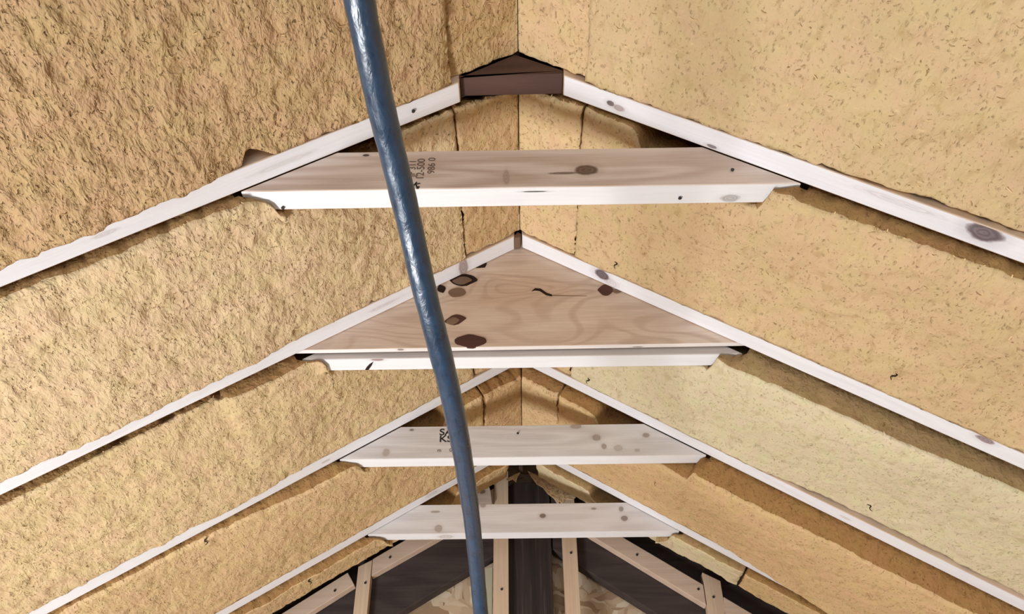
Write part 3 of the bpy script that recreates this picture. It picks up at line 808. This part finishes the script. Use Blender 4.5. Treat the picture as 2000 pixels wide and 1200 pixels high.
# offcuts
off = prism('board_offcut', [(-0.1115, 0.0), (-0.0875, 0.0), (-0.0875, Z(0.898)), (-0.1115, Z(0.893))], 'y', YD + 0.005, YD + 0.02, NT('greenish_board').done((0.42, 0.40, 0.29), 0.8, 0.2))
tag(off, 'narrow pale greenish board strip beside the left pine upright', 'board')
wed = prism('wood_offcut', [(-0.160, Z(1.060)), (-0.088, Z(1.060)), (-0.0935, Z(1.105)), (-0.102, Z(1.130)), (-0.130, Z(1.113)), (-0.160, Z(1.090))], 'y', YB - 0.02, YB + 0.004,
            wood('pale_offcut_wood', (0.60, 0.49, 0.41), (0.50, 0.40, 0.33), [(-0.118, 2.28, Z(1.102), 0.010, 0.03, 0.007, BROWN, 0.9)]))
tag(wed, 'pale wood offcut with a brown knot above the farthest tie', 'board')

# ------------------------------------------------------------------ the blue hose
HP = [(-0.150, -0.02, 1.085), (-0.150, 0.000, 0.955), (-0.135, 0.060, 0.74), (-0.122, 0.170, 0.600), (-0.116, 0.265, 0.552), (-0.1143, 0.3307, 0.5370), (-0.1120, 0.3685, 0.5305), (-0.1100, 0.4145, 0.5270),
      (-0.1060, 0.4620, 0.5225), (-0.0985, 0.5300, 0.5078), (-0.0913, 0.5900, 0.4880), (-0.0817, 0.6600, 0.4685), (-0.0742, 0.7570, 0.4600), (-0.0710, 0.8980, 0.4630),
      (-0.0708, 1.0600, 0.4685), (-0.0705, 1.1900, 0.4555), (-0.0688, 1.2960, 0.4252), (-0.064, 1.40, 0.372), (-0.05, 1.56, 0.20), (-0.03, 1.72, -0.20), (0.0, 1.80, -0.75), (0.02, 1.84, -1.25), (0.06, 1.95, -1.470), (0.2, 2.08, -1.488), (0.5, 2.1, -1.4885)]
def hose():
    pts = [Vector((x, y, ZO + z)) for x, y, z in HP[1:]]
    dense = []
    for i in range(len(pts) - 1):                         # Catmull-Rom through the points
        p0 = pts[max(i - 1, 0)]; p1 = pts[i]; p2 = pts[i + 1]; p3 = pts[min(i + 2, len(pts) - 1)]
        for s in range(14):
            t = s / 14
            dense.append(0.5 * ((2 * p1) + (p2 - p0) * t + (2 * p0 - 5 * p1 + 4 * p2 - p3) * t * t + (3 * p1 - p0 - 3 * p2 + p3) * t ** 3))
    dense.append(pts[-1])
    for _ in range(10):
        dense = [dense[0]] + [(dense[i - 1] + dense[i] * 2 + dense[i + 1]) / 4 for i in range(1, len(dense) - 1)] + [dense[-1]]
    bm = bmesh.new()
    rings = []
    nrm = Vector((1, 0, 0))
    SEG = 28
    for i, p in enumerate(dense):
        t = (dense[min(i + 1, len(dense) - 1)] - dense[max(i - 1, 0)]).normalized()
        nrm = (nrm - t * nrm.dot(t)).normalized()
        b = t.cross(nrm)
        ring = []
        for k_ in range(SEG):
            a = 2 * math.pi * k_ / SEG
            r = 0.0112 * (1 + 0.018 * math.sin(6 * a) + 0.012 * math.sin(i * 0.9 + 2 * a) + 0.010 * math.sin(i * 0.37))
            ring.append(bm.verts.new(p + (nrm * math.cos(a) + b * math.sin(a)) * r))
        rings.append(ring)
    for a, b in zip(rings, rings[1:]):
        for k_ in range(SEG):
            bm.faces.new((a[k_], a[(k_ + 1) % SEG], b[(k_ + 1) % SEG], b[k_]))
    bm.faces.new(rings[0]); bm.faces.new(rings[-1][::-1])
    bmesh.ops.recalc_face_normals(bm, faces=bm.faces)
    me = bpy.data.meshes.new('hose')
    bm.to_mesh(me); bm.free()
    k = NT('blue_black_rubber')
    v = k.coord()
    n1 = k.noise(k.vmath('MULTIPLY', v, (120, 45, 120)), 1.0, 3, 0.6, 0.6)['Fac']
    n2 = k.noise(v, 320, 3)['Fac']
    scuff = k.noise(k.vmath('MULTIPLY', v, (260, 50, 260)), 1.0, 3, 0.7)['Fac']
    col = k.mix(k.rng(n1, 0.3, 0.7), (0.006, 0.030, 0.072), (0.013, 0.057, 0.122))
    col = k.mix(k.rng(scuff, 0.66, 0.80, 0, 0.35), col, (0.16, 0.24, 0.33))
    k.bump(k.math('ADD', n1, k.math('MULTIPLY', n2, 0.08)), 0.35, 0.0024)
    return link('hose', me, k.done(col, k.rng(n1, 0.3, 0.7, 0.26, 0.38), 0.9), None, smooth=True)
tag(hose(), 'thick dark blue rubber hose hanging in front of the rafters', 'hose')
